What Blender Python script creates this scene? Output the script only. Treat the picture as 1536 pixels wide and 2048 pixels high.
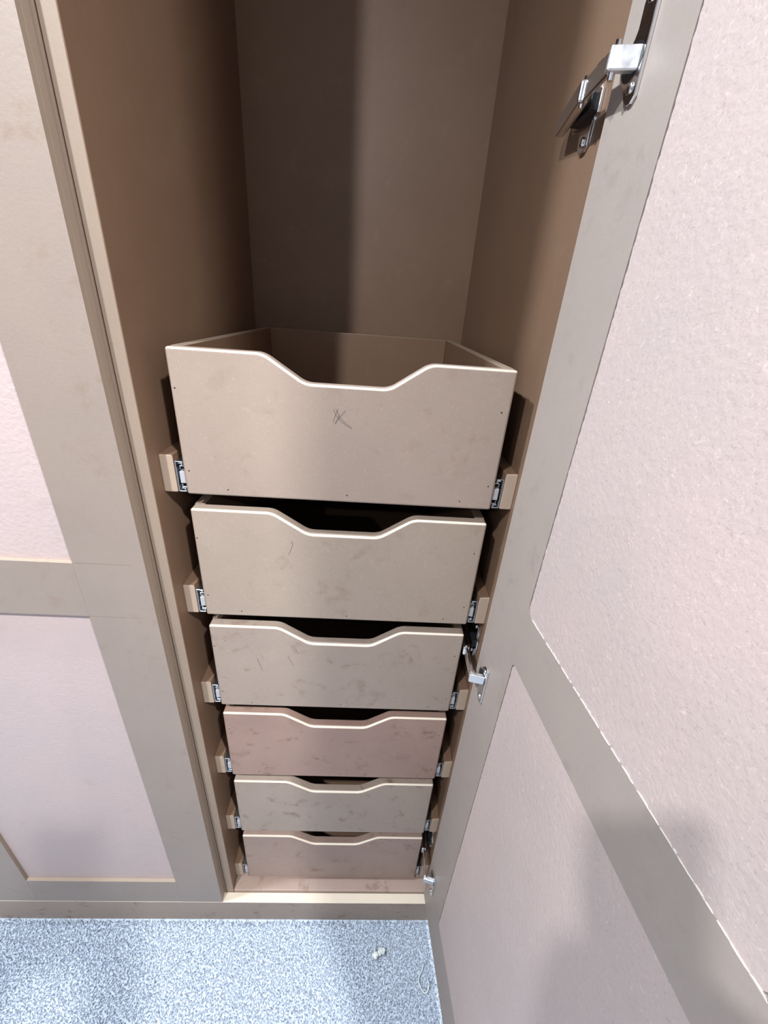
import bpy, bmesh, math, random
import numpy as np
from mathutils import Vector, Matrix, Euler

random.seed(7); np.random.seed(7)
S = bpy.context.scene
for o in list(bpy.data.objects): bpy.data.objects.remove(o)
C = S.collection

# ------------------------------------------------------------------ camera
CAM = Vector((.2483, -.5285, 1.4414))
RT = Vector((.9975, -.0192, .0681)); UP = Vector((-.0523, .4487, .8921)); FW = Vector((.0477, .8935, -.4466))
cd = bpy.data.cameras.new('camera'); cam = bpy.data.objects.new('camera', cd); C.objects.link(cam)
cam.matrix_world = Matrix(((RT.x, UP.x, -FW.x, CAM.x), (RT.y, UP.y, -FW.y, CAM.y), (RT.z, UP.z, -FW.z, CAM.z), (0, 0, 0, 1)))
cd.sensor_fit = 'HORIZONTAL'; cd.sensor_width = 36; cd.lens = 820 / 1536 * 36; cd.clip_start = .004
S.camera = cam

# ------------------------------------------------------------------ world, lights, exposure
w = bpy.data.worlds.new('world'); S.world = w; w.use_nodes = True
w.node_tree.nodes['Background'].inputs[0].default_value = (.75, .85, 1, 1)
w.node_tree.nodes['Background'].inputs[1].default_value = .0
ZC = 2.46                                     # ceiling height
LCOL = (.93, .965, 1.0)
LIGHTS = [((-.45, -.15), 20, (.80, .91, 1.0)), ((-.44, -1.02), 24, LCOL), ((.77, -1.0), 28, LCOL), ((-.98, -2.38), 9, LCOL), ((1.62, -2.30), 9, LCOL)]  # last two are unseen fill lamps added to lift the lower drawers
S.view_settings.view_transform = 'Standard'; S.view_settings.look = 'None'
S.view_settings.exposure = .85; S.view_settings.gamma = 1; S.view_settings.use_curve_mapping = False

# ------------------------------------------------------------------ helpers
def link(o, parent=None):
    C.objects.link(o)
    if parent is not None:
        o.parent = parent
    return o
def wloc(p):
    v = Vector((0, 0, 0))
    while p is not None: v += p.location; p = p.parent
    return v
def obj(name, bm, mats, parent=None, smooth=False, origin=None):
    """bm is in world coordinates; the mesh is stored relative to its origin (unrotated parents)"""
    org = Vector(origin) if origin is not None else wloc(parent)
    bmesh.ops.translate(bm, verts=bm.verts, vec=-org)
    me = bpy.data.meshes.new(name); bm.normal_update(); bm.to_mesh(me); bm.free()
    for m in (mats if isinstance(mats, (list, tuple)) else [mats]): me.materials.append(m)
    if smooth:
        for p in me.polygons: p.use_smooth = True
    o = bpy.data.objects.new(name, me); link(o, parent)
    o.location = org - wloc(parent)
    return o
def tag(o, label=None, cat=None, group=None, kind=None):
    if label: o['label'] = label
    if cat: o['category'] = cat
    if group: o['group'] = group
    if kind: o['kind'] = kind
    return o
def empty(name, loc, parent=None):
    o = bpy.data.objects.new(name, None); o.empty_display_size = .05; link(o, parent)
    o.location = Vector(loc) - wloc(parent); return o
def add_box(bm, x0, x1, y0, y1, z0, z1, bev=0., seg=1, mi=0, T=None):
    r = bmesh.ops.create_cube(bm, size=1)
    vs = r['verts']
    for v in vs:
        v.co = Vector((x0 + (x1 - x0) * (v.co.x + .5), y0 + (y1 - y0) * (v.co.y + .5), z0 + (z1 - z0) * (v.co.z + .5)))
    fs = set(f for v in vs for f in v.link_faces)
    for f in fs: f.material_index = mi
    if bev > 0:
        es = list(set(e for v in vs for e in v.link_edges))
        rr = bmesh.ops.bevel(bm, geom=es, offset=bev, segments=seg, affect='EDGES', profile=.5)
        vs = list(set(v for f in rr['faces'] for v in f.verts))
        for f in rr['faces']: f.material_index = mi
    if T is not None:
        for v in vs: v.co = T(v.co)
    return vs
def box(name, x0, x1, y0, y1, z0, z1, mat, parent=None, bev=.0008, seg=1, T=None, origin=None):
    bm = bmesh.new(); add_box(bm, x0, x1, y0, y1, z0, z1, bev, seg, 0, T)
    return obj(name, bm, mat, parent, origin=origin)
def add_prism(bm, pts, a, b, T, bev=0., seg=2, mi=0, which='both'):
    """pts: 2D outline, a / b: the two offsets along the third axis; T(u, v, w) -> world"""
    n = len(pts)
    A = [bm.verts.new((p[0], p[1], a)) for p in pts]; B = [bm.verts.new((p[0], p[1], b)) for p in pts]
    fs = [bm.faces.new(A), bm.faces.new(B[::-1])]
    for i in range(n): fs.append(bm.faces.new((A[i], B[i], B[(i + 1) % n], A[(i + 1) % n])))
    for f in fs: f.material_index = mi
    vs = A + B
    if bev > 0:
        es = []
        for L in ([A] if which == 'a' else [A, B]):
            es += [bm.edges.get((L[i], L[(i + 1) % n])) for i in range(n)]
        r = bmesh.ops.bevel(bm, geom=es, offset=bev, segments=seg, affect='EDGES', profile=.5, clamp_overlap=True)
        vs = list(set(v for v in vs if v.is_valid) | set(v for f in r['faces'] for v in f.verts))
        for f in r['faces']: f.material_index = mi
    vs = [v for v in vs if v.is_valid]
    for v in vs: v.co = Vector(T(v.co.x, v.co.y, v.co.z))
    return vs
def add_rounded(bm, pts, a, b, ra, rb, T, seg=5):
    """prism like add_prism with a quarter-round of radius ra along the a face and rb along the b face; returns the a-side round faces"""
    n = len(pts); nor = []
    for i in range(n):
        p0, p1, p2 = (Vector(pts[j % n]) for j in (i - 1, i, i + 1))
        e1, e2 = (p1 - p0).normalized(), (p2 - p1).normalized()
        n1, n2 = Vector((e1.y, -e1.x)), Vector((e2.y, -e2.x)); m = (n1 + n2).normalized(); nor.append(m / max(.5, m.dot(n1)))
    area = sum(pts[i][0] * pts[(i + 1) % n][1] - pts[(i + 1) % n][0] * pts[i][1] for i in range(n))
    sg = 1 if area > 0 else -1
    prof = [(ra * (1 - math.sin(k / seg * math.pi / 2)), a + ra * (1 - math.cos(k / seg * math.pi / 2))) for k in range(seg + 1)]
    prof += [(rb * (1 - math.cos(k / seg * math.pi / 2)), b - rb * (1 - math.sin(k / seg * math.pi / 2))) for k in range(seg + 1)]
    rings = []
    for d, t in prof: rings.append([bm.verts.new(Vector(T(pts[i][0] - sg * nor[i].x * d, pts[i][1] - sg * nor[i].y * d, t))) for i in range(n)])
    marked = []
    for k in range(len(rings) - 1):
        for i in range(n):
            f = bm.faces.new((rings[k][i], rings[k + 1][i], rings[k + 1][(i + 1) % n], rings[k][(i + 1) % n])); f.smooth = k < seg
            if k < seg: marked.append(f)
    bm.faces.new(rings[0]); bm.faces.new(rings[-1][::-1])
    bmesh.ops.recalc_face_normals(bm, faces=bm.faces)
    return marked
def add_tube(bm, path, r, seg=8, mi=0, closed=False):
    rings = []; n = len(path); path = [Vector(p) for p in path]
    rad = r if isinstance(r, (list, tuple)) else [r] * n
    for i in range(n):
        d = (path[min(i + 1, n - 1)] - path[max(i - 1, 0)]).normalized()
        a = d.orthogonal().normalized() if i == 0 else (pa - d * pa.dot(d)).normalized()
        pa = a; b = d.cross(a)
        rings.append([bm.verts.new(path[i] + (a * math.cos(t) + b * math.sin(t)) * rad[i]) for t in [2 * math.pi * k / seg for k in range(seg)]])
    for i in range(n - 1):
        for k in range(seg):
            f = bm.faces.new((rings[i][k], rings[i][(k + 1) % seg], rings[i + 1][(k + 1) % seg], rings[i + 1][k])); f.material_index = mi; f.smooth = True
    for f in (bm.faces.new(rings[0][::-1]), bm.faces.new(rings[-1])): f.material_index = mi
def add_dome(bm, c, n, r, h, mi=0, seg=12):
    n = Vector(n).normalized(); a = n.orthogonal().normalized(); b = n.cross(a); c = Vector(c)
    prev = None
    for rr, hh in ((r, 0), (r, h * .45), (r * .75, h * .85), (r * .3, h)):
        ring = [bm.verts.new(c + n * hh + (a * math.cos(t) + b * math.sin(t)) * rr) for t in [2 * math.pi * k / seg for k in range(seg)]]
        if prev:
            for k in range(seg):
                f = bm.faces.new((prev[k], prev[(k + 1) % seg], ring[(k + 1) % seg], ring[k])); f.material_index = mi; f.smooth = True
        prev = ring
    bm.faces.new(prev).material_index = mi

# ------------------------------------------------------------------ materials
def nt(name):
    m = bpy.data.materials.new(name); m.use_nodes = True
    t = m.node_tree; return m, t, t.nodes['Principled BSDF']
def N(t, typ, **kw):
    n = t.nodes.new(typ)
    for k, v in kw.items():
        if k in n.inputs: n.inputs[k].default_value = v
        else: setattr(n, k, v)
    return n
def mixc(t, fac, a, b, mode='MIX'):
    n = t.nodes.new('ShaderNodeMix'); n.data_type = 'RGBA'; n.blend_type = mode
    for sock, val in ((n.inputs[0], fac), (n.inputs[6], a), (n.inputs[7], b)):
        if isinstance(val, (int, float)): sock.default_value = val
        elif isinstance(val, tuple): sock.default_value = (*val, 1) if len(val) == 3 else val
        else: t.links.new(val, sock)
    return n.outputs[2]
def ramp(t, src, p0, p1, v0=0., v1=1.):
    n = t.nodes.new('ShaderNodeMapRange'); n.inputs['From Min'].default_value = p0; n.inputs['From Max'].default_value = p1
    n.inputs['To Min'].default_value = v0; n.inputs['To Max'].default_value = v1
    t.links.new(src, n.inputs['Value']); return n.outputs[0]
def mdf(name, base, blotch=None, stain=0., rough=.5, bump=.08, grain=650, stain_col=(.20, .13, .085), fleck=.16, sheen=0.):
    m, t, p = nt(name)
    tc = N(t, 'ShaderNodeTexCoord'); oi = N(t, 'ShaderNodeObjectInfo')
    off = N(t, 'ShaderNodeVectorMath', operation='MULTIPLY_ADD')
    t.links.new(oi.outputs['Random'], off.inputs[0]); off.inputs[1].default_value = (3.1, 5.7, 2.3); t.links.new(tc.outputs['Object'], off.inputs[2])
    vec = off.outputs[0]
    def noise(scale, detail=3., rough=.55, dist=0.):
        n = N(t, 'ShaderNodeTexNoise', Scale=scale, Detail=detail, Roughness=rough, Distortion=dist); t.links.new(vec, n.inputs['Vector']); return n.outputs[0]
    big = noise(7, 4)
    dark = tuple(c * .86 for c in base) if blotch is None else blotch
    col = mixc(t, ramp(t, big, .32, .68), base, dark)
    fine = noise(grain, 3, .7)
    col = mixc(t, ramp(t, fine, .42, .30, 0, fleck), col, tuple(c * .45 for c in base))
    fl2 = noise(grain * .5, 2, .6, 1.5)
    col = mixc(t, ramp(t, fl2, .60, .74, 0, fleck * 1.1), col, tuple(min(1, c * 1.5) for c in base))
    if stain > 0:
        s1 = noise(21, 5, .62, .6); s2 = noise(55, 3, .6)
        mul = N(t, 'ShaderNodeMath', operation='MULTIPLY'); t.links.new(ramp(t, s1, .55, .70), mul.inputs[0]); t.links.new(ramp(t, s2, .40, .62), mul.inputs[1])
        mu2 = N(t, 'ShaderNodeMath', operation='MULTIPLY'); t.links.new(mul.outputs[0], mu2.inputs[0]); mu2.inputs[1].default_value = stain
        col = mixc(t, mu2.outputs[0], col, stain_col)
    t.links.new(col, p.inputs['Base Color'])
    p.inputs['Roughness'].default_value = rough; p.inputs['Specular IOR Level'].default_value = .5
    p.inputs['Sheen Weight'].default_value = sheen; p.inputs['Sheen Roughness'].default_value = .4; p.inputs['Sheen Tint'].default_value = (.9, .95, 1, 1)
    b = N(t, 'ShaderNodeBump', Strength=bump, Distance=.002)
    t.links.new(noise(grain * .4, 4, .6), b.inputs['Height']); t.links.new(b.outputs[0], p.inputs['Normal'])
    return m
def plain(name, col, rough=.5, metal=0., spec=.5, emit=0.):
    m, t, p = nt(name); p.inputs['Base Color'].default_value = (*col, 1); p.inputs['Roughness'].default_value = rough
    p.inputs['Metallic'].default_value = metal; p.inputs['Specular IOR Level'].default_value = spec
    if emit: p.inputs['Emission Color'].default_value = (1, .98, .95, 1); p.inputs['Emission Strength'].default_value = emit
    return m
def metal(name, col, rough):
    m, t, p = nt(name); tc = N(t, 'ShaderNodeTexCoord')
    n = N(t, 'ShaderNodeTexNoise', Scale=120., Detail=2.); t.links.new(tc.outputs['Object'], n.inputs['Vector'])
    t.links.new(ramp(t, n.outputs[0], .3, .7, rough * .8, rough * 1.25), p.inputs['Roughness'])
    p.inputs['Base Color'].default_value = (*col, 1); p.inputs['Metallic'].default_value = 1
    return m
M_FRAME = mdf('mdf_frame', (.265, .205, .168), (.245, .192, .16), .5, rough=.42, sheen=.10)
M_IN_SHADED = mdf('mdf_interior_shaded', (.18, .107, .066), (.162, .093, .057), .45)  # same MDF, darkened so the interior's shade sits in the colour
M_EDGE = mdf('mdf_edge', (.28, .212, .16), (.262, .198, .15), .2, fleck=.08)
M_CUT_HIGHLIGHT = mdf('mdf_cut_edge_highlight', (.64, .545, .44), (.60, .51, .41), .0, fleck=.06)  # pale raw edge, brightened further to paint in the highlight
M_PANEL = mdf('mdf_panel', (.46, .355, .335), (.43, .345, .332), .18, bump=.30, grain=420, stain_col=(.30, .21, .18), sheen=.08)
M_STILE = mdf('mdf_open_door', (.32, .26, .228), (.295, .245, .217), .3, stain_col=(.17, .13, .11))
M_DPANEL = mdf('mdf_open_door_panel', (.47, .367, .34), (.43, .35, .33), .12, bump=.4, grain=380, fleck=.38, stain_col=(.3, .22, .19))
M_DRW = [mdf('mdf_drawer_%s' % k, b, bl, st, fleck=.34, grain=480, stain_col=(.165, .095, .062)) for k, b, bl, st in (
    ('tan', (.33, .25, .20), (.30, .227, .183), .35), ('beige', (.335, .26, .205), (.305, .238, .188), .4),
    ('grey', (.325, .254, .206), (.295, .23, .188), .8), ('red', (.325, .213, .17), (.275, .175, .14), 1.),
    ('dun', (.33, .26, .212), (.30, .235, .19), 1.), ('rose', (.33, .235, .192), (.28, .195, .16), 1.))]
M_FIBRE = plain('torn_fibre', (.68, .63, .58), .8)
M_STEEL = metal('zinc_steel', (.62, .66, .70), .28)
M_NICKEL = metal('nickel', (.70, .69, .70), .16)
M_SATIN = metal('satin_nickel', (.85, .85, .86), .42)
M_BATTEN = mdf('mdf_batten', (.40, .30, .225), (.37, .275, .205), .2)
M_DARK = plain('dark_steel_and_shade', (.025, .027, .03), .4, .6)  # steel of the plate body, and painted shade in runner and hinge hollows
M_LATCH = plain('grey_latch', (.40, .39, .40), .45)
M_PENCIL = plain('pencil', (.10, .085, .075), .6)
M_HOLE = plain('nail_hole', (.03, .02, .015), .8)
M_WALL = mdf('wall_paint', (.4, .4, .4), (.39, .39, .39), 0, bump=.03, grain=200, fleck=.02)
M_CEIL = mdf('ceiling_paint', (.7, .7, .7), (.69, .69, .69), 0, bump=.03, grain=200, fleck=.02)
def carpet(name):
    m, t, p = nt(name); tc = N(t, 'ShaderNodeTexCoord')
    n1 = N(t, 'ShaderNodeTexNoise', Scale=260., Detail=2., Roughness=.6); n2 = N(t, 'ShaderNodeTexNoise', Scale=9., Detail=3.)
    for n in (n1, n2): t.links.new(tc.outputs['Object'], n.inputs['Vector'])
    c = mixc(t, ramp(t, n1.outputs[0], .34, .66), (.46, .508, .59), (.59, .64, .72))
    c = mixc(t, ramp(t, n2.outputs[0], .3, .7, 0, .25), c, (.46, .525, .63))
    t.links.new(c, p.inputs['Base Color']); p.inputs['Roughness'].default_value = .85; p.inputs['Specular IOR Level'].default_value = .15
    b = N(t, 'ShaderNodeBump', Strength=.6, Distance=.004); t.links.new(n1.outputs[0], b.inputs['Height']); t.links.new(b.outputs[0], p.inputs['Normal'])
    return m
M_CARPET = carpet('carpet')

# ------------------------------------------------------------------ room shell
RX0, RX1, RY0, RY1 = -2.3, 2.1, -2.9, .60
def struct(name, *a, **k):
    return tag(box(name, *a, **k), kind='structure')
floor = struct('floor', RX0, RX1, RY0, RY1, -.06, -.006, M_CARPET, bev=0)
struct('ceiling', RX0, RX1, RY0, RY1, ZC, ZC + .05, M_CEIL, bev=0)
struct('wall_back', RX0, RX1, RY1, RY1 + .05, -.06, ZC + .05, M_WALL, bev=0)
struct('wall_front', RX0, RX1, RY0 - .05, RY0, -.06, ZC + .05, M_WALL, bev=0)
struct('wall_left', RX0 - .05, RX0, RY0, RY1, -.06, ZC + .05, M_WALL, bev=0)
struct('wall_right', RX1, RX1 + .05, RY0, RY1, -.06, ZC + .05, M_WALL, bev=0)

def carpet_pile():
    sp = .0031; x0, x1, y0, y1 = -.80, .80, -.62, -.0465
    X, Y = np.meshgrid(np.arange(x0, x1, sp), np.arange(y0, y1, sp)); n = X.size
    X = X.ravel() + np.random.uniform(-sp, sp, n) * .6; Y = np.minimum(Y.ravel() + np.random.uniform(-sp, sp, n) * .6, -.0455)
    a = np.random.uniform(0, 2 * np.pi, n); wd = np.random.uniform(.0011, .0020, n); h = np.random.uniform(.0055, .0095, n) + (Y > -.058) * np.random.uniform(0, 1, n) ** 4 * .011
    la = np.random.uniform(0, 2 * np.pi, n); lean = np.random.uniform(.0005, .0045, n)
    dx, dy = np.cos(a) * wd, np.sin(a) * wd; lx, ly = np.cos(la) * lean, np.sin(la) * lean
    ly = np.where(Y + ly > -.0448, -np.abs(ly), ly)
    V = np.empty((n, 5, 3))
    V[:, 0] = np.stack([X - dx, Y - dy, np.full(n, -.007)], 1); V[:, 1] = np.stack([X + dx, Y + dy, np.full(n, -.007)], 1)
    V[:, 2] = np.stack([X - dx * .9 + lx * .4, Y - dy * .9 + ly * .4, -.007 + h * .6], 1); V[:, 3] = np.stack([X + dx * .9 + lx * .4, Y + dy * .9 + ly * .4, -.007 + h * .6], 1)
    V[:, 4] = np.stack([X + lx, Y + ly, -.007 + h], 1)
    V[:, :, 1] = np.minimum(V[:, :, 1], -.0448)
    b = (np.arange(n) * 5)[:, None]
    F = np.concatenate([b + [0, 1, 3], b + [0, 3, 2], b + [2, 3, 4]], 0)
    me = bpy.data.meshes.new('carpet_pile'); me.vertices.add(n * 5); me.vertices.foreach_set('co', V.ravel())
    nf = len(F); me.loops.add(nf * 3); me.loops.foreach_set('vertex_index', F.ravel().astype(np.int32))
    me.polygons.add(nf); me.polygons.foreach_set('loop_start', np.arange(nf, dtype=np.int32) * 3); me.polygons.foreach_set('loop_total', np.full(nf, 3, np.int32))
    me.update(); me.materials.append(M_CARPET)
    o = bpy.data.objects.new('carpet_pile', me); link(o, floor); o['kind'] = 'stuff'; o['label'] = 'short pale blue-grey carpet pile'
carpet_pile()

# ------------------------------------------------------------------ wardrobe dimensions
XL, XR, YC, YB, YP = -.0319, .461, -.0235, .544, -.0444      # inner faces, carcass front, back, door / plinth front
ZP, ZT = .0893, 2.33                                          # plinth top, wardrobe top
XD = -.0536                                                   # edge of the closed door

# plinth board running under both units
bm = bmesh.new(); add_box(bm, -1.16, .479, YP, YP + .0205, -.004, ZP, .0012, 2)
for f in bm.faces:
    if f.normal.z > .9: f.material_index = 1  # top ledge takes the same brightened edge colour
pl = obj('plinth_board', bm, [M_DRW[4], M_CUT_HIGHLIGHT], origin=(-.34, YP, 0))
tag(pl, 'long low MDF plinth board along the carpet under both wardrobe units', 'plinth')

# ------------------------------------------------------------------ open unit
W = empty('wardrobe', (.2145, .26, 0))
tag(W, 'bare MDF wardrobe unit standing open with six curved-top drawers inside', 'wardrobe')
def wpart(name, *a, mat=M_IN_SHADED, **k): return box(name, *a, mat, W, **k)
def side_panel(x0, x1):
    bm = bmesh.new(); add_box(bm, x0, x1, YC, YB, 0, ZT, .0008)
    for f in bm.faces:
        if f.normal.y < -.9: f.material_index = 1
    return obj('side_panel', bm, [M_IN_SHADED, M_EDGE], W)
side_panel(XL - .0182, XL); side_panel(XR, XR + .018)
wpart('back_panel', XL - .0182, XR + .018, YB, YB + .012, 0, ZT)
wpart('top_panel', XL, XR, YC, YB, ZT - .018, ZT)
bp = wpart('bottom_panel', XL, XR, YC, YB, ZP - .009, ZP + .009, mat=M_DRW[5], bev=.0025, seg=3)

DT, PITCH, DH = 1.382, .2159, .1931
# battens that carry the drawer runners
for i in range(6):
    zb = DT - i * PITCH - DH
    for x0, x1 in ((XL, XL + .0187), (XR - .0178, XR)):
        bm = bmesh.new(); add_box(bm, x0, x1, .003, .52, zb + .001, zb + .056, .0015, 2)
        for f in bm.faces:
            if f.normal.y < -.9: f.material_index = 1
        obj('runner_batten', bm, [M_IN_SHADED, M_BATTEN], W)

# ------------------------------------------------------------------ drawers
def front_outline():
    """2D outline of a drawer front (x, z) with the scooped top edge, z = 0 at its foot"""
    def smooth(x0, x1, z0, z1, n=14):
        out = []
        for k in range(n + 1):
            u = k / n
            s = u * u * u * (u * (6 * u - 15) + 10) * .5 + u * u * (3 - 2 * u) * .5
            s = .35 * u + .65 * s
            out.append((x0 + (x1 - x0) * u, z0 + (z1 - z0) * s))
        return out
    def arc(cx, cz, r, a0, a1, n=3): return [(cx + r * math.cos(math.radians(a0 + (a1 - a0) * k / n)), cz + r * math.sin(math.radians(a0 + (a1 - a0) * k / n))) for k in range(n + 1)]
    r = .0035; D = .033; pts = []
    pts += arc(r, r, r, 270, 180)
    pts += arc(r, DH - r, r, 180, 90)
    def blend(x0, x1, z0, z1):
        # straight slope with a rounded shoulder at each end
        R = .032; out = []
        dz = z1 - z0; sgn = -1 if dz < 0 else 1
        th = math.radians(33); L = x1 - x0
        n = 7
        # circular fillets of radius R at both ends, straight in between (solved so it ends at z1)
        dxs = R * math.sin(th); dzs = R * (1 - math.cos(th))
        run = L - 2 * dxs; rise = run * math.tan(th); k = abs(dz) / (rise + 2 * dzs)
        for i in range(n + 1):
            a = th * i / n; out.append((x0 + R * math.sin(a), z0 + sgn * k * R * (1 - math.cos(a))))
        for i in range(n + 1):
            a = th * (1 - i / n); out.append((x1 - R * math.sin(a), z1 - sgn * k * R * (1 - math.cos(a))))
        return out
    pts += blend(.106, .176, DH, DH - D)
    pts += blend(.262, .330, DH - D, DH)
    pts += arc(.43 - r, DH - r, r, 90, 0)
    pts += arc(.43 - r, r, r, 0, -90)
    return pts
OUT = front_outline()
def runner(side, z0, parent):
    """ball bearing runner: channel on the batten, inner member on the drawer, latch block at its mouth"""
    bm = bmesh.new(); y0, y1 = .0055, .47
    xb = (XL + .0187) if side < 0 else (XR - .0178); xd = 0. if side < 0 else .43
    s = 1 if side < 0 else -1; wd = abs(xd - xb)
    def bx(u0, u1, v0, v1, ya=y0, yb=y1, mi=0):
        a, b = xb + s * u0 * wd, xb + s * u1 * wd
        add_box(bm, min(a, b), max(a, b), ya, yb, z0 + v0, z0 + v1, .0003, 1, mi)
    bx(.0, .12, .001, .046); bx(.0, .80, .0447, .0462); bx(.0, .80, .001, .0025); bx(.68, .80, .040, .0447); bx(.68, .80, .0025, .0072)
    bx(.88, 1., .006, .041, y0 + .001); bx(.40, 1., .0385, .0398, y0 + .001); bx(.40, 1., .0075, .0088, y0 + .001)
    bx(.40, .50, .034, .0385, y0 + .001); bx(.40, .50, .0088, .0125, y0 + .001)
    bx(.12, .86, .0025, .0445, y0 + .03, y1, 1)  # dark fill painting the shade inside the open channel
    bx(.36, .98, .0145, .0315, y0 - .0005, y0 + .022, 2)
    for zc in (.0425, .0055):
        add_tube(bm, [(xb + s * wd * u, y0 + .001, z0 + zc + dv) for u, dv in ((.25, -.001), (.38, .0013), (.55, .0013), (.66, -.0012), (.55, -.0018))], .0006, 6, 0)
        for k in range(3): add_dome(bm, (xb + s * wd * .34, y0 + .004 + .006 * k, z0 + zc), (0, -1, 0), .0016, .0016, 0, 8)
    o = obj('runner', bm, [M_STEEL, M_DARK, M_LATCH], parent)
    o['label'] = 'zinc ball bearing drawer runner'
def ribbon(bm, pts, wd, y):
    for a, b in zip(pts[:-1], pts[1:]):
        a, b = Vector((a[0], 0, a[1])), Vector((b[0], 0, b[1])); d = (b - a).normalized(); n = Vector((-d.z, 0, d.x)) * wd / 2
        vs = [bm.verts.new(p + Vector((0, y, 0))) for p in (a - n, b - n, b + n, a + n)]; bm.faces.new(vs)
for i in range(6):
    zb = DT - i * PITCH - DH; zt = zb + DH; m = M_DRW[i]
    dr = empty('drawer', (.215, 0, zb), W)
    bm = bmesh.new()
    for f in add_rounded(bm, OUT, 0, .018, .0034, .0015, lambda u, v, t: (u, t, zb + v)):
        if f.normal.z > .2: f.material_index = 1  # highlight put into the colour, upward roundover faces only
    obj('front_panel', bm, [m, M_CUT_HIGHLIGHT], dr)
    for x0, x1 in ((0, .015), (.415, .43)):
        bm = bmesh.new(); add_box(bm, x0, x1, .018, .50, zb, zt, .0012, 2)
        for f in bm.faces:
            if f.normal.z > .5: f.material_index = 1
        obj('side_board', bm, [M_IN_SHADED, M_EDGE], dr)
    bm = bmesh.new(); add_box(bm, .015, .415, .485, .50, zb, zt, .0012, 2)
    for f in bm.faces:
        if f.normal.z > .5: f.material_index = 1
    obj('back_board', bm, [M_IN_SHADED, M_EDGE], dr)
    box('base_board', .015, .415, .018, .485, zb + .004, zb + .013, M_IN_SHADED, dr)
    runner(-1, zb, dr); runner(1, zb, dr)
    bm = bmesh.new()
    for x, z in ((.0065, DH - .046), (.0065, .038), (.057, .011), (.225, .0115), (.386, .012), (.421, DH - .05), (.4205, .035)):
        add_dome(bm, (x + random.uniform(-.003, .003), -.0001, zb + z + random.uniform(-.003, .003)), (0, -1, 0), .0011, .0002, 0, 8)
    o = obj('nail_holes', bm, M_HOLE, dr); o['kind'] = 'stuff'
    bm = bmesh.new()
    if i == 0:
        c = Vector((.2138, zb + DH - .074))
        for st in (((-.012, .012), (-.008, .004), (-.002, -.003), (.012, -.012)), ((-.009, .013), (-.004, .003), (.003, -.004), (.013, -.011)), ((.004, .012), (-.002, .004), (-.010, -.006)), ((-.006, .013), (-.010, .002), (-.012, -.004)), ((-.004, .006), (-.009, -.007))):
            ribbon(bm, [(c.x + a, c.y + b) for a, b in st], .0005, -.0002)
        obj('pencil_scribble', bm, M_PENCIL, dr)['label'] = 'faint pencil scribble'
    else:
        sc = {1: [((.145, -.048), (.142, -.058), (.137, -.070)), ((.143, -.045), (.142, -.050))], 2: [((.135, -.038), (.142, -.055)), ((.139, -.036), (.146, -.056)), ((.128, -.062), (.138, -.086)), ((.075, -.07), (.083, -.10))],
              3: [((.10, -.078), (.112, -.074))], 4: [((.155, -.035), (.160, -.036))], 5: [((.235, -.04), (.242, -.043))]}[i]
        for st in sc: ribbon(bm, [(a, zt + b) for a, b in st], .0007, -.0002)
        obj('scratches', bm, M_PENCIL, dr)['kind'] = 'stuff'

# ------------------------------------------------------------------ open door
HX, HY, ZB = .4524, -.0275, .0985
DA = math.atan2(-.9966, .083); DD = Vector((math.cos(DA), math.sin(DA), 0)); DN = Vector((-math.sin(DA), math.cos(DA), 0))
DW, DTK, DTOP = .527, .022, 2.30
def DT_(s, z, t):                              # along the door, height, depth behind the inner face
    return Vector((HX, HY, 0)) + DD * s + DN * t + Vector((0, 0, z))
def rrect(x0, x1, z0, z1, r, n=6, jag=0., step=.004):
    pts = []
    for cx, cz, a0 in ((x1 - r, z1 - r, 0), (x0 + r, z1 - r, 90), (x0 + r, z0 + r, 180), (x1 - r, z0 + r, 270)):
        pts += [(cx + r * math.cos(math.radians(a0 + 90 * k / n)), cz + r * math.sin(math.radians(a0 + 90 * k / n))) for k in range(n + 1)]
    if jag:
        out = []
        for a, b in zip(pts, pts[1:] + pts[:1]):
            d = math.hypot(b[0] - a[0], b[1] - a[1]); k = max(1, int(d / step))
            for j in range(k):
                u = j / k; f = random.uniform(-1, 1) ** 3 * jag
                px, pz = a[0] + (b[0] - a[0]) * u, a[1] + (b[1] - a[1]) * u
                cx, cz = (x0 + x1) / 2, (z0 + z1) / 2
                nx, nz = (b[1] - a[1]) / max(d, 1e-6), -(b[0] - a[0]) / max(d, 1e-6)
                out.append((px + nx * f, pz + nz * f))
        return out
    return pts
HOLES = [(.0985, DW - .0985, 1.1085, DTOP - .10, .014), (.0985, DW - .0985, ZB + .128, 1.0215, .007)]
door = empty('door', (HX, HY, ZB), W); door['label'] = 'open MDF shaker door swung out, showing its inner side'
def frame_mesh():
    bm = bmesh.new()
    loops = [[(0, ZB), (DW, ZB), (DW, DTOP), (0, DTOP)]] + [rrect(*h) for h in HOLES]
    es = []
    for L in loops:
        vs = [bm.verts.new((p[0], p[1], 0)) for p in L]
        es += [bm.edges.new((vs[k], vs[(k + 1) % len(vs)])) for k in range(len(vs))]
    bmesh.ops.triangle_fill(bm, use_beauty=True, use_dissolve=False, edges=es)
    fs = list(bm.faces)
    for f in fs:
        if f.normal.z > 0: f.normal_flip()
    r = bmesh.ops.extrude_face_region(bm, geom=fs)
    for v in [g for g in r['geom'] if isinstance(g, bmesh.types.BMVert)]: v.co.z = DTK
    bmesh.ops.recalc_face_normals(bm, faces=bm.faces)
    for f in bm.faces:
        if abs(f.normal.z) < .5: f.material_index = 1
    for v in bm.verts: v.co = DT_(v.co.x, v.co.y, v.co.z)
    bmesh.ops.recalc_face_normals(bm, faces=bm.faces)
    return bm
obj('door_frame', frame_mesh(), [M_STILE, M_STILE], door)
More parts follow.
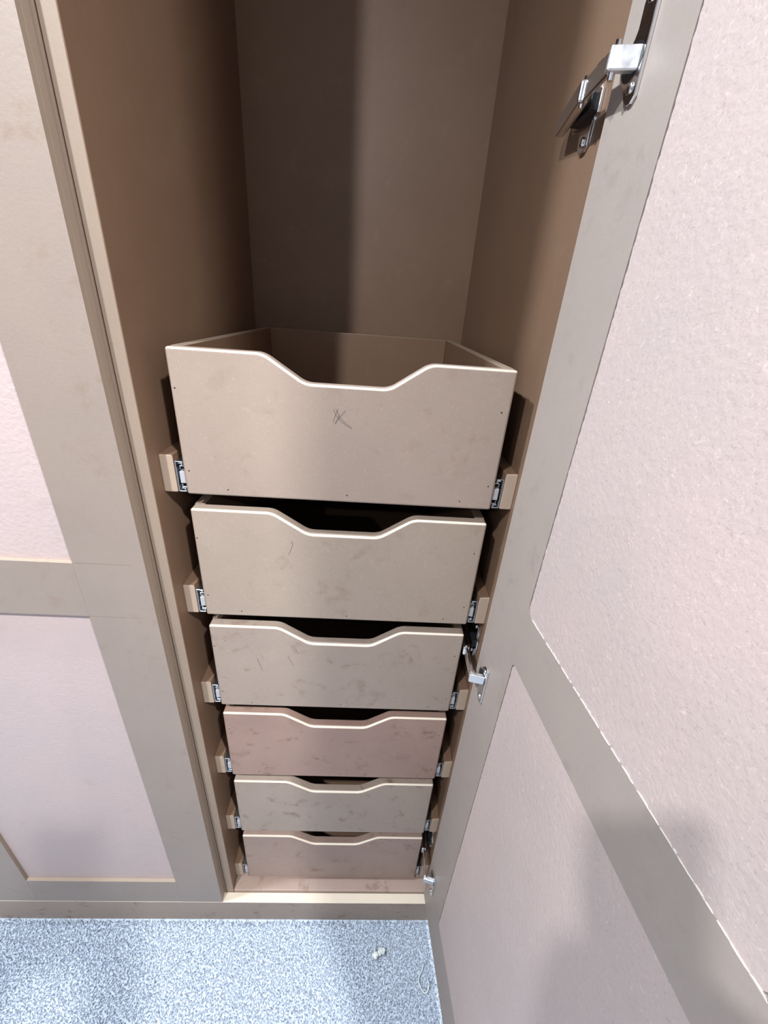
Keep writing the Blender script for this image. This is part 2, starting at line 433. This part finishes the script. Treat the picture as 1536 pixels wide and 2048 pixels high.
for h in HOLES:
    x0, x1, z0, z1, r = h; g = .0014
    bm = bmesh.new(); add_prism(bm, rrect(x0 + g, x1 - g, z0 + .0002, z1 - .0004, r, jag=.0009), .0004, .012, lambda u, v, t: DT_(u, v, t))
    bmesh.ops.recalc_face_normals(bm, faces=bm.faces); obj('door_panel', bm, M_DPANEL, door)
    box('door_panel_backing', x0 - .0005, x1 + .0005, .012, .014, z0 - .0005, z1 + .0005, M_STILE, door, 0, T=lambda c: DT_(c.x, c.z, c.y))

# torn pale fibre along the lower cut edge of the upper panel
bm = bmesh.new(); s_ = .112
while s_ < DW - .112:
    ln = random.uniform(.003, .016); hw = random.uniform(.0003, .0015) * (1 if random.random() < .75 else .25)
    z_ = HOLES[0][2] + .0004
    q = [DT_(s_, z_ - hw * .4, -.0003), DT_(s_ + ln, z_ - hw * .5, -.0003), DT_(s_ + ln * .8, z_ + hw, -.0009), DT_(s_ + ln * .2, z_ + hw * .8, -.0009)]
    vs = [bm.verts.new(p) for p in q] + [bm.verts.new(p + DN * .0012) for p in q]
    for f in ((0, 1, 2, 3), (7, 6, 5, 4), (0, 4, 5, 1), (1, 5, 6, 2), (2, 6, 7, 3), (3, 7, 4, 0)): bm.faces.new([vs[k] for k in f])
    s_ += ln + random.uniform(0, .006) * (random.random() < .5)
o = obj('torn_fibre', bm, M_FIBRE, door); o['kind'] = 'stuff'; o['label'] = 'torn pale fibre edge'

# ------------------------------------------------------------------ hinges
def hinge(zc, fo):
    h = empty('hinge', (HX, HY, zc), W); h['label'] = 'nickel concealed cabinet hinge'
    # flange screwed on the door
    pts = []
    n = 26; L = .038
    for k in range(n + 1):                       # wavy edge towards the carcass
        z = -L + 2 * L * k / n; wv = .0285 - .0125 * math.exp(-((z + fo) / .0125) ** 4) + .0035 * math.cos(math.pi * z / L * 1.0) * 0
        if abs(z) > L - .008: wv += (abs(z) - (L - .008)) / .008 * .008
        pts.append((wv, z))
    for z, s_ in ((L, .042), (L - .004, .0462), (-L + .004, .0462), (-L, .042)): pts.append((s_, z))
    bm = bmesh.new(); add_prism(bm, pts, -.0034, .0002, lambda u, v, t: DT_(u, zc + fo + v, t), .0009, 2)
    bmesh.ops.recalc_face_normals(bm, faces=bm.faces)
    obj('flange', bm, M_NICKEL, h)
    def screw(c, n, r, hh):
        bm = bmesh.new(); add_dome(bm, c, n, r, hh); obj('screw', bm, M_NICKEL, h)
    for z in (-.027, .027): screw(DT_(.0375, zc + fo + z, -.0033), -DN, .0044, .0022)
    # dark disc painting the shade of a hollow that is not cut
    bm = bmesh.new(); add_prism(bm, [(.0315 + .0135 * math.cos(a), .0125 * math.sin(a)) for a in [2 * math.pi * k / 20 for k in range(20)]], -.0037, 0, lambda u, v, t: DT_(u, zc + v, t))
    bmesh.ops.recalc_face_normals(bm, faces=bm.faces); obj('cup_shade', bm, M_DARK, h)
    # cranked arm: out of the cup, across to the carcass wall
    P = [DT_(.036, 0, .0), DT_(.034, 0, -.0135), Vector((XR - .030, -.028, 0)), Vector((XR - .028, -.010, 0))]
    def strip(name, a, b, hw, th, mat, bev=.0012, cap=True):
        a, b = Vector(a), Vector(b); d = (b - a).normalized(); nrm = Vector((0, 0, 1)).cross(d)
        bm = bmesh.new(); ln = (b - a).length
        add_box(bm, 0, ln, -th / 2, th / 2, -hw, hw, bev, 2, 0, T=lambda c: a + d * c.x + nrm * c.y + Vector((0, 0, zc + c.z)))
        bmesh.ops.recalc_face_normals(bm, faces=bm.faces)
        return obj(name, bm, mat, h)
    strip('arm_link', DT_(.038, 0, -.001), DT_(.030, 0, -.0245), .0078, .008, M_SATIN)
    strip('arm_link', DT_(.029, 0, -.020), Vector((XR - .024, .004, 0)), .0085, .0045, M_NICKEL)
    strip('arm', Vector((XR - .0245, -.006, 0)), Vector((XR - .012, .082, 0)), .0085, .011, M_NICKEL, .002)
    # mounting plate with two wings and screws on the carcass wall
    wing = [(.018, -.032), (.024, -.036), (.034, -.036), (.040, -.031), (.042, -.014), (.066, -.010), (.070, -.004), (.070, .004), (.066, .010), (.042, .014), (.040, .031), (.034, .036), (.024, .036), (.018, .032), (.017, .012), (.008, .009), (.008, -.009), (.017, -.012)]
    bm = bmesh.new(); add_prism(bm, wing, 0, .0035, lambda u, v, t: (XR - t, u, zc + v), .0008, 2)
    bmesh.ops.recalc_face_normals(bm, faces=bm.faces); obj('mounting_plate', bm, M_NICKEL, h)
    box('plate_body', XR - .0105, XR - .003, .012, .060, zc - .007, zc + .007, M_DARK, h)
    for z in (-.027, .027): screw((XR - .0034, .029, zc + z), (-1, 0, 0), .0046, .0030)
    screw((XR - .0225, .018, zc), (-1, -.1, 0), .0042, .0022); screw((XR - .0185, .058, zc), (-1, -.1, 0), .0045, .0024)
    for a, b in ((DT_(.030, zc - .0125, -.019), DT_(.030, zc + .0125, -.019)), ((XR - .0245, -.002, zc - .0115), (XR - .0245, -.002, zc + .0115))):
        bm = bmesh.new(); add_tube(bm, [a, b], .0022, 8); obj('pivot_pin', bm, M_NICKEL, h)
for zc, fo in ((1.637, .009), (.919, -.010), (.258, -.016), (2.16, 0)): hinge(zc, fo)

# ------------------------------------------------------------------ closed unit
K = empty('wardrobe', (-.34, .26, 0))
tag(K, 'bare MDF wardrobe unit with its panelled shaker door shut', 'wardrobe')
KX0 = -.632
for x0, x1 in ((XL - .0182 - .0195, XL - .0192), (KX0, KX0 + .018)):
    bm = bmesh.new(); add_box(bm, x0, x1, YC, YB, 0, ZT, .0008)
    for f in bm.faces:
        if f.normal.y < -.9: f.material_index = 1
    obj('side_panel', bm, [M_IN_SHADED, M_EDGE], K)
box('back_panel', KX0, XL - .0192, YB, YB + .012, 0, ZT, M_IN_SHADED, K)
box('top_panel', KX0 + .018, XL - .0387, YC, YB, ZT - .018, ZT, M_IN_SHADED, K)
box('bottom_panel', KX0 + .018, XL - .0387, YC, YB, ZP - .009, ZP + .009, M_IN_SHADED, K)
kd = empty('door', (XD, YP, .0915), K)
DX0, Z0, Z1 = KX0 + .002, .0915, 2.30
bm = bmesh.new(); add_box(bm, DX0, XD, YP + .0075, YP + .0185, Z0, Z1, .0004)
for f in bm.faces:
    if abs(f.normal.y) < .9: f.material_index = 1
obj('door_panel', bm, [M_PANEL, M_EDGE], kd)
ya, yb_ = YP, YP + .0076
PX1, PX0 = -.152, -.4935; A, B, D_ = 1.0952, 1.0002, .191
def strip(name, x0, x1, z0, z1):
    bm = bmesh.new(); add_box(bm, x0, x1, ya, yb_, z0, z1, .0005)
    for f in bm.faces:
        if abs(f.normal.y) < .5: f.material_index = 1
    return obj(name, bm, [M_FRAME, M_EDGE], kd)
jx, g_ = XD - .018, .00035                     # hairline saw joints run from the rail across the stile
bm = bmesh.new(); add_prism(bm, [(PX1, Z0), (XD, Z0), (XD, Z1), (PX1, Z1), (PX1, A + g_), (jx, A + g_ * .5), (jx, A - g_ * .5), (PX1, A - g_), (PX1, B + g_), (jx, B + g_ * .5), (jx, B - g_ * .5), (PX1, B - g_)], ya, yb_, lambda u, v, t: (u, t, v))
bmesh.ops.recalc_face_normals(bm, faces=bm.faces)
for f in bm.faces:
    if abs(f.normal.y) < .5: f.material_index = 1
obj('stile', bm, [M_FRAME, M_EDGE], kd)
strip('stile', DX0, PX0, A + .0002, Z1); strip('stile', DX0, PX0, Z0, B - .0002)
strip('rail', DX0, PX1, B, A); strip('rail', PX0, PX1, Z0, D_); strip('rail', PX0, PX1, Z1 - .10, Z1)

# ------------------------------------------------------------------ scraps on the carpet
M_SCRAP = mdf('scrap_fibre', (.66, .69, .66), (.60, .64, .63), 0, bump=.4, grain=300, fleck=.05)
def blob(bm, c, r, seed):
    rr = bmesh.ops.create_icosphere(bm, subdivisions=3, radius=1); rnd = random.Random(seed)
    ph = [rnd.uniform(0, 6) for _ in range(6)]
    for v in rr['verts']:
        p = v.co.copy(); k = 1 + .22 * math.sin(4 * p.x + ph[0]) * math.sin(5 * p.y + ph[1]) + .15 * math.sin(9 * p.z + ph[2] + 4 * p.x)
        v.co = Vector(c) + Vector((p.x * r[0], p.y * r[1], p.z * r[2])) * k
    for f in bm.faces: f.smooth = True
bm = bmesh.new()
blob(bm, (.332, -.113, .007), (.0085, .0075, .006), 1); blob(bm, (.349, -.106, .008), (.0085, .006, .0065), 2); blob(bm, (.341, -.110, .005), (.008, .005, .004), 3)
add_tube(bm, [(.331, -.109, .011), (.330, -.100, .013), (.331, -.092, .011), (.333, -.086, .007)], [.0012, .001, .0009, .0007], 6)
tag(obj('wood_scrap', bm, M_SCRAP, origin=(.341, -.11, 0)), 'small crumpled cream scrap with a frayed end on the carpet', 'scrap')
bm = bmesh.new()
pth = [(.452, -.128), (.447, -.138), (.439, -.148), (.437, -.156), (.441, -.166), (.449, -.175), (.457, -.172), (.461, -.162), (.457, -.152)]
sm = []
for k in range(len(pth) - 1):
    p0, p1, p2, p3 = [Vector(pth[max(0, min(len(pth) - 1, k + j))]) for j in (-1, 0, 1, 2)]
    for u in (0, .25, .5, .75):
        q = .5 * ((2 * p1) + (p2 - p0) * u + (2 * p0 - 5 * p1 + 4 * p2 - p3) * u * u + (3 * p1 - p0 - 3 * p2 + p3) * u ** 3); sm.append((q.x, q.y, .004 + .002 * math.sin(k + u)))
add_tube(bm, sm, .0013, 6)
tag(obj('thread', bm, M_SCRAP, origin=(.449, -.155, 0)), 'thin pale curl of thread on the carpet beside the open door', 'thread')

# ------------------------------------------------------------------ ceiling downlights, the rear two added as fill
M_TRIM = plain('white_trim', (.8, .8, .8), .35); M_LENS = plain('lamp_lens', (.9, .9, .9), .4, emit=6)
def downlight(x, y, watts, label, col):
    d = empty('downlight', (x, y, ZC)); tag(d, label, 'downlight', 'ceiling downlights')
    bm = bmesh.new(); n = 32; prof = [(.036, -.001), (.040, -.004), (.047, -.004), (.050, .0005)]
    rings = [[bm.verts.new((x + r * math.cos(2 * math.pi * k / n), y + r * math.sin(2 * math.pi * k / n), ZC + z)) for k in range(n)] for r, z in prof]
    for a, b in zip(rings[:-1], rings[1:]):
        for k in range(n): bm.faces.new((a[k], a[(k + 1) % n], b[(k + 1) % n], b[k]))
    bmesh.ops.recalc_face_normals(bm, faces=bm.faces); obj('trim', bm, M_TRIM, d, smooth=True)
    bm = bmesh.new(); bm.faces.new([bm.verts.new((x + .037 * math.cos(-2 * math.pi * k / n), y + .037 * math.sin(-2 * math.pi * k / n), ZC - .0012)) for k in range(n)])
    obj('lens', bm, M_LENS, d)
    l = bpy.data.lights.new('downlight_lamp', 'AREA'); l.shape = 'DISK'; l.size = .07; l.energy = watts; l.color = col
    lo = bpy.data.objects.new('downlight_lamp', l); link(lo, d); lo.location = (0, 0, -.006)
for ((x, y), e, c_), lb in zip(LIGHTS, ('round white ceiling downlight close above the shut wardrobe door', 'round white ceiling downlight out over the carpet before the shut door',
        'round white ceiling downlight just beyond the outer side of the open door', 'added unseen fill downlight far behind the photographer on the shut door side', 'added unseen fill downlight far behind the photographer on the open door side')):
    downlight(x, y, e, lb, c_)

# ------------------------------------------------------------------ the photographer, standing behind the lens with the phone in both hands
def PH(r, u, f): return CAM + RT * r + UP * u + FW * f
M_PHONE = plain('phone_glass', (.02, .022, .028), .15); M_SCREEN = plain('phone_screen', (.01, .01, .012), .08); M_LENSB = plain('phone_lens', (.005, .005, .008), .05)
ph = empty('smartphone', PH(-.02, -.135, -.014)); tag(ph, 'dark smartphone held up in both hands by the photographer', 'phone')
def phone_box(name, r0, r1, u0, u1, f0, f1, mat, bev):
    bm = bmesh.new(); add_box(bm, r0, r1, u0, u1, f0, f1, bev, 3, 0, T=lambda c: PH(c.x, c.y, c.z)); bmesh.ops.recalc_face_normals(bm, faces=bm.faces)
    return obj(name, bm, mat, ph)
phone_box('body', -.058, .018, -.135, .018, -.018, -.010, M_PHONE, .0035)
phone_box('screen', -.0555, .0155, -.1325, .0155, -.0185, -.0178, M_SCREEN, .0002)
phone_box('camera_plateau', -.018, .0145, -.020, .0145, -.0102, -.0085, M_PHONE, .0007)
for r_, u_ in ((0, 0), (0, -.0125), (-.011, -.006)):
    bm = bmesh.new(); add_dome(bm, PH(r_, u_, -.0086), FW, .005, .0016); obj('lens_ring', bm, M_LENSB, ph)

M_SKIN = mdf('skin', (.50, .32, .24), (.47, .29, .22), 0, rough=.5, bump=.03, grain=300, fleck=.03)
M_TOP = mdf('navy_jersey', (.05, .06, .09), (.045, .055, .08), 0, rough=.9, bump=.2, grain=500, fleck=.1)
M_JEAN = mdf('jeans', (.07, .09, .15), (.06, .08, .13), 0, rough=.9, bump=.2, grain=600, fleck=.1)
M_SHOE = plain('shoe', (.03, .03, .03), .5); M_HAIR = mdf('hair', (.05, .03, .02), (.04, .025, .018), 0, rough=.6, bump=.5, grain=200, fleck=.1)
def person():
    V = []; E = []; Rr = []
    def v(p, r, frm=None):
        V.append(tuple(p)); Rr.append(r if isinstance(r, tuple) else (r, r)); i = len(V) - 1
        if frm is not None: E.append((frm, i))
        return i
    px, py = .27, -1.13
    pel = v((px, py, .97), (.155, .115)); sp = v((px, py - .01, 1.13), (.14, .10), pel); ch = v((px, py, 1.30), (.155, .11), sp)
    nb = v((px, py + .02, 1.43), (.075, .07), ch); nk = v((px, py + .045, 1.50), .055, nb)
    v((px, py + .062, 1.565), .052, nk)
    for sx in (-1, 1):
        hip = v((px + sx * .09, py, .90), (.095, .095), pel); kn = v((px + sx * .10, py + .03, .50), .062, hip); an = v((px + sx * .105, py - .02, .10), .042, kn)
        he = v((px + sx * .108, py - .01, .045), (.042, .042), an); v((px + sx * .125, py + .15, .030), (.042, .028), he)
        shd = v((px + sx * .165, py, 1.385), (.068, .068), ch); el = v((px + sx * .255, py + .16, 1.135), .046, shd)
        rc = -.02                                                     # the phone's centre line
        wr = v(PH(rc + sx * .088, -.185, -.075), .029, el); pm = v(PH(rc + sx * .062, -.135, -.040), (.030, .022), wr); kb = v(PH(rc + sx * .066, -.108, -.026), (.024, .015), pm)
        for q, (du, ln) in enumerate(((.030, .040), (.010, .046), (-.010, .043), (-.028, .034))):
            k1 = v(PH(rc + sx * .053, -.112 + du, -.006), .0092, kb); k2 = v(PH(rc + sx * .038, -.111 + du, .0005), .0085, k1); v(PH(rc + sx * (.038 - ln * .62), -.110 + du, -.0005), .0075, k2)
        t1 = v(PH(rc + sx * .052, -.108, -.034), .011, pm); t2 = v(PH(rc + sx * .034, -.090, -.0305), .0095, t1); v(PH(rc + sx * .016, -.078, -.0268), .008, t2)
    me = bpy.data.meshes.new('person_skeleton'); me.from_pydata(V, E, [])
    o = bpy.data.objects.new('person_skeleton', me); C.objects.link(o)
    o.modifiers.new('skin', 'SKIN').use_smooth_shade = True; o.modifiers.new('sub', 'SUBSURF').levels = 2
    for i, r in enumerate(Rr): me.skin_vertices[0].data[i].radius = r
    for i in range(len(V)): me.skin_vertices[0].data[i].use_root = (i == pel)
    dg = bpy.context.evaluated_depsgraph_get(); ev = o.evaluated_get(dg); m1 = bpy.data.meshes.new_from_object(ev); bpy.data.objects.remove(o)
    # head: a skull with jaw, brow, sockets, nose, lips and ears, grown into the neck by a voxel remesh
    HC = Vector((px, py + .088, 1.625)); HR = Matrix.Rotation(math.radians(-14), 3, 'X')
    def g(d, c, w_): return math.exp(-(d - Vector(c)).length_squared / (w_ * w_))
    def head_pt(d):
        jaw = max(0, -d.z); x, y, z = d.x * .075, d.y * .096, d.z * .118
        x *= 1 - .30 * jaw ** 1.4; y = y * (1 - .18 * jaw) + .012 * jaw
        if d.y > 0: y -= .006 * (1 - abs(d.z))
        for sx in (-1, 1):
            y -= .013 * g(d, (sx * .38, .90, .03), .20); y += .005 * g(d, (sx * .36, .90, .25), .22)
        y += .027 * g(d, (0, .97, -.20), .13) + .012 * g(d, (0, .98, -.02), .13); y += .008 * g(d, (0, .85, -.55), .17); y -= .004 * g(d, (0, .87, -.50), .06); y += .008 * g(d, (0, .65, -.80), .2)
        return Vector((x, y, z))
    hb = bmesh.new(); hb.from_mesh(m1)
    r = bmesh.ops.create_icosphere(hb, subdivisions=5, radius=1)
    for q in r['verts']: q.co = HC + HR @ head_pt(q.co.normalized())
    for sx in (-1, 1):
        r = bmesh.ops.create_icosphere(hb, subdivisions=3, radius=1)
        for q in r['verts']: q.co = HC + HR @ Vector((sx * (.074 + q.co.x * .008 + .006 * abs(q.co.y)), -.008 + q.co.y * .017, -.004 + q.co.z * .030))
    hb.to_mesh(m1); hb.free()
    o = bpy.data.objects.new('person_skeleton', m1); C.objects.link(o)
    rm = o.modifiers.new('remesh', 'REMESH'); rm.mode = 'VOXEL'; rm.voxel_size = .0042; sm_ = o.modifiers.new('smooth', 'SMOOTH'); sm_.iterations = 2
    dg = bpy.context.evaluated_depsgraph_get(); m2 = bpy.data.meshes.new_from_object(o.evaluated_get(dg)); bpy.data.objects.remove(o)
    org = Vector((px, py, 0)); m2.transform(Matrix.Translation(-org)); m2.name = 'person'
    m2.materials.clear()
    for m in (M_SKIN, M_TOP, M_JEAN, M_SHOE): m2.materials.append(m)
    for p in m2.polygons:
        c = p.center + org; p.use_smooth = True
        hand = c.y > py + .30
        p.material_index = 3 if c.z < .085 else 2 if c.z < .985 and not hand else 0 if (hand and (c - CAM).length < .27) or (c.z > 1.487 - .25 * (c.y - py) and c.y < py + .3) else 1
    po = bpy.data.objects.new('person', m2); C.objects.link(po); po.location = org
    tag(po, 'person in dark jersey and jeans holding a phone up to the wardrobe', 'person')
    # hair, eyes
    bm = bmesh.new(); bmesh.ops.create_icosphere(bm, subdivisions=5, radius=1)
    for q in list(bm.verts):
        d = q.co; line = .46 if d.y > .55 else (-.05 if d.y > .05 else -.50)
        t_ = min(1, max(0, (d.y - .0) / .6)); line = -.42 * (1 - t_) + .48 * t_
        if d.z < line: bm.verts.remove(q)
    for q in bm.verts:
        d = q.co.normalized(); k = .009 + .0025 * math.sin(40 * d.x + 9 * d.z) * math.sin(23 * d.y)
        q.co = HC + HR @ (head_pt(d) + d * k)
    bmesh.ops.solidify(bm, geom=bm.faces, thickness=.012); obj('hair', bm, M_HAIR, po, smooth=True)
    M_EYE = plain('eye', (.70, .69, .67), .2); M_IRIS = plain('iris', (.04, .025, .015), .15)
    for sx in (-1, 1):
        c = HC + HR @ Vector((sx * .029, .0685, .003)); gz = (PH(-.02, -.06, -.02) - c).normalized()
        bm = bmesh.new(); bmesh.ops.create_icosphere(bm, subdivisions=3, radius=.0118); bmesh.ops.translate(bm, verts=bm.verts, vec=c); e = obj('eye', bm, M_EYE, po, smooth=True)
        bm = bmesh.new(); add_dome(bm, c + gz * .0103, gz, .0055, .0019); obj('iris', bm, M_IRIS, e)

person()
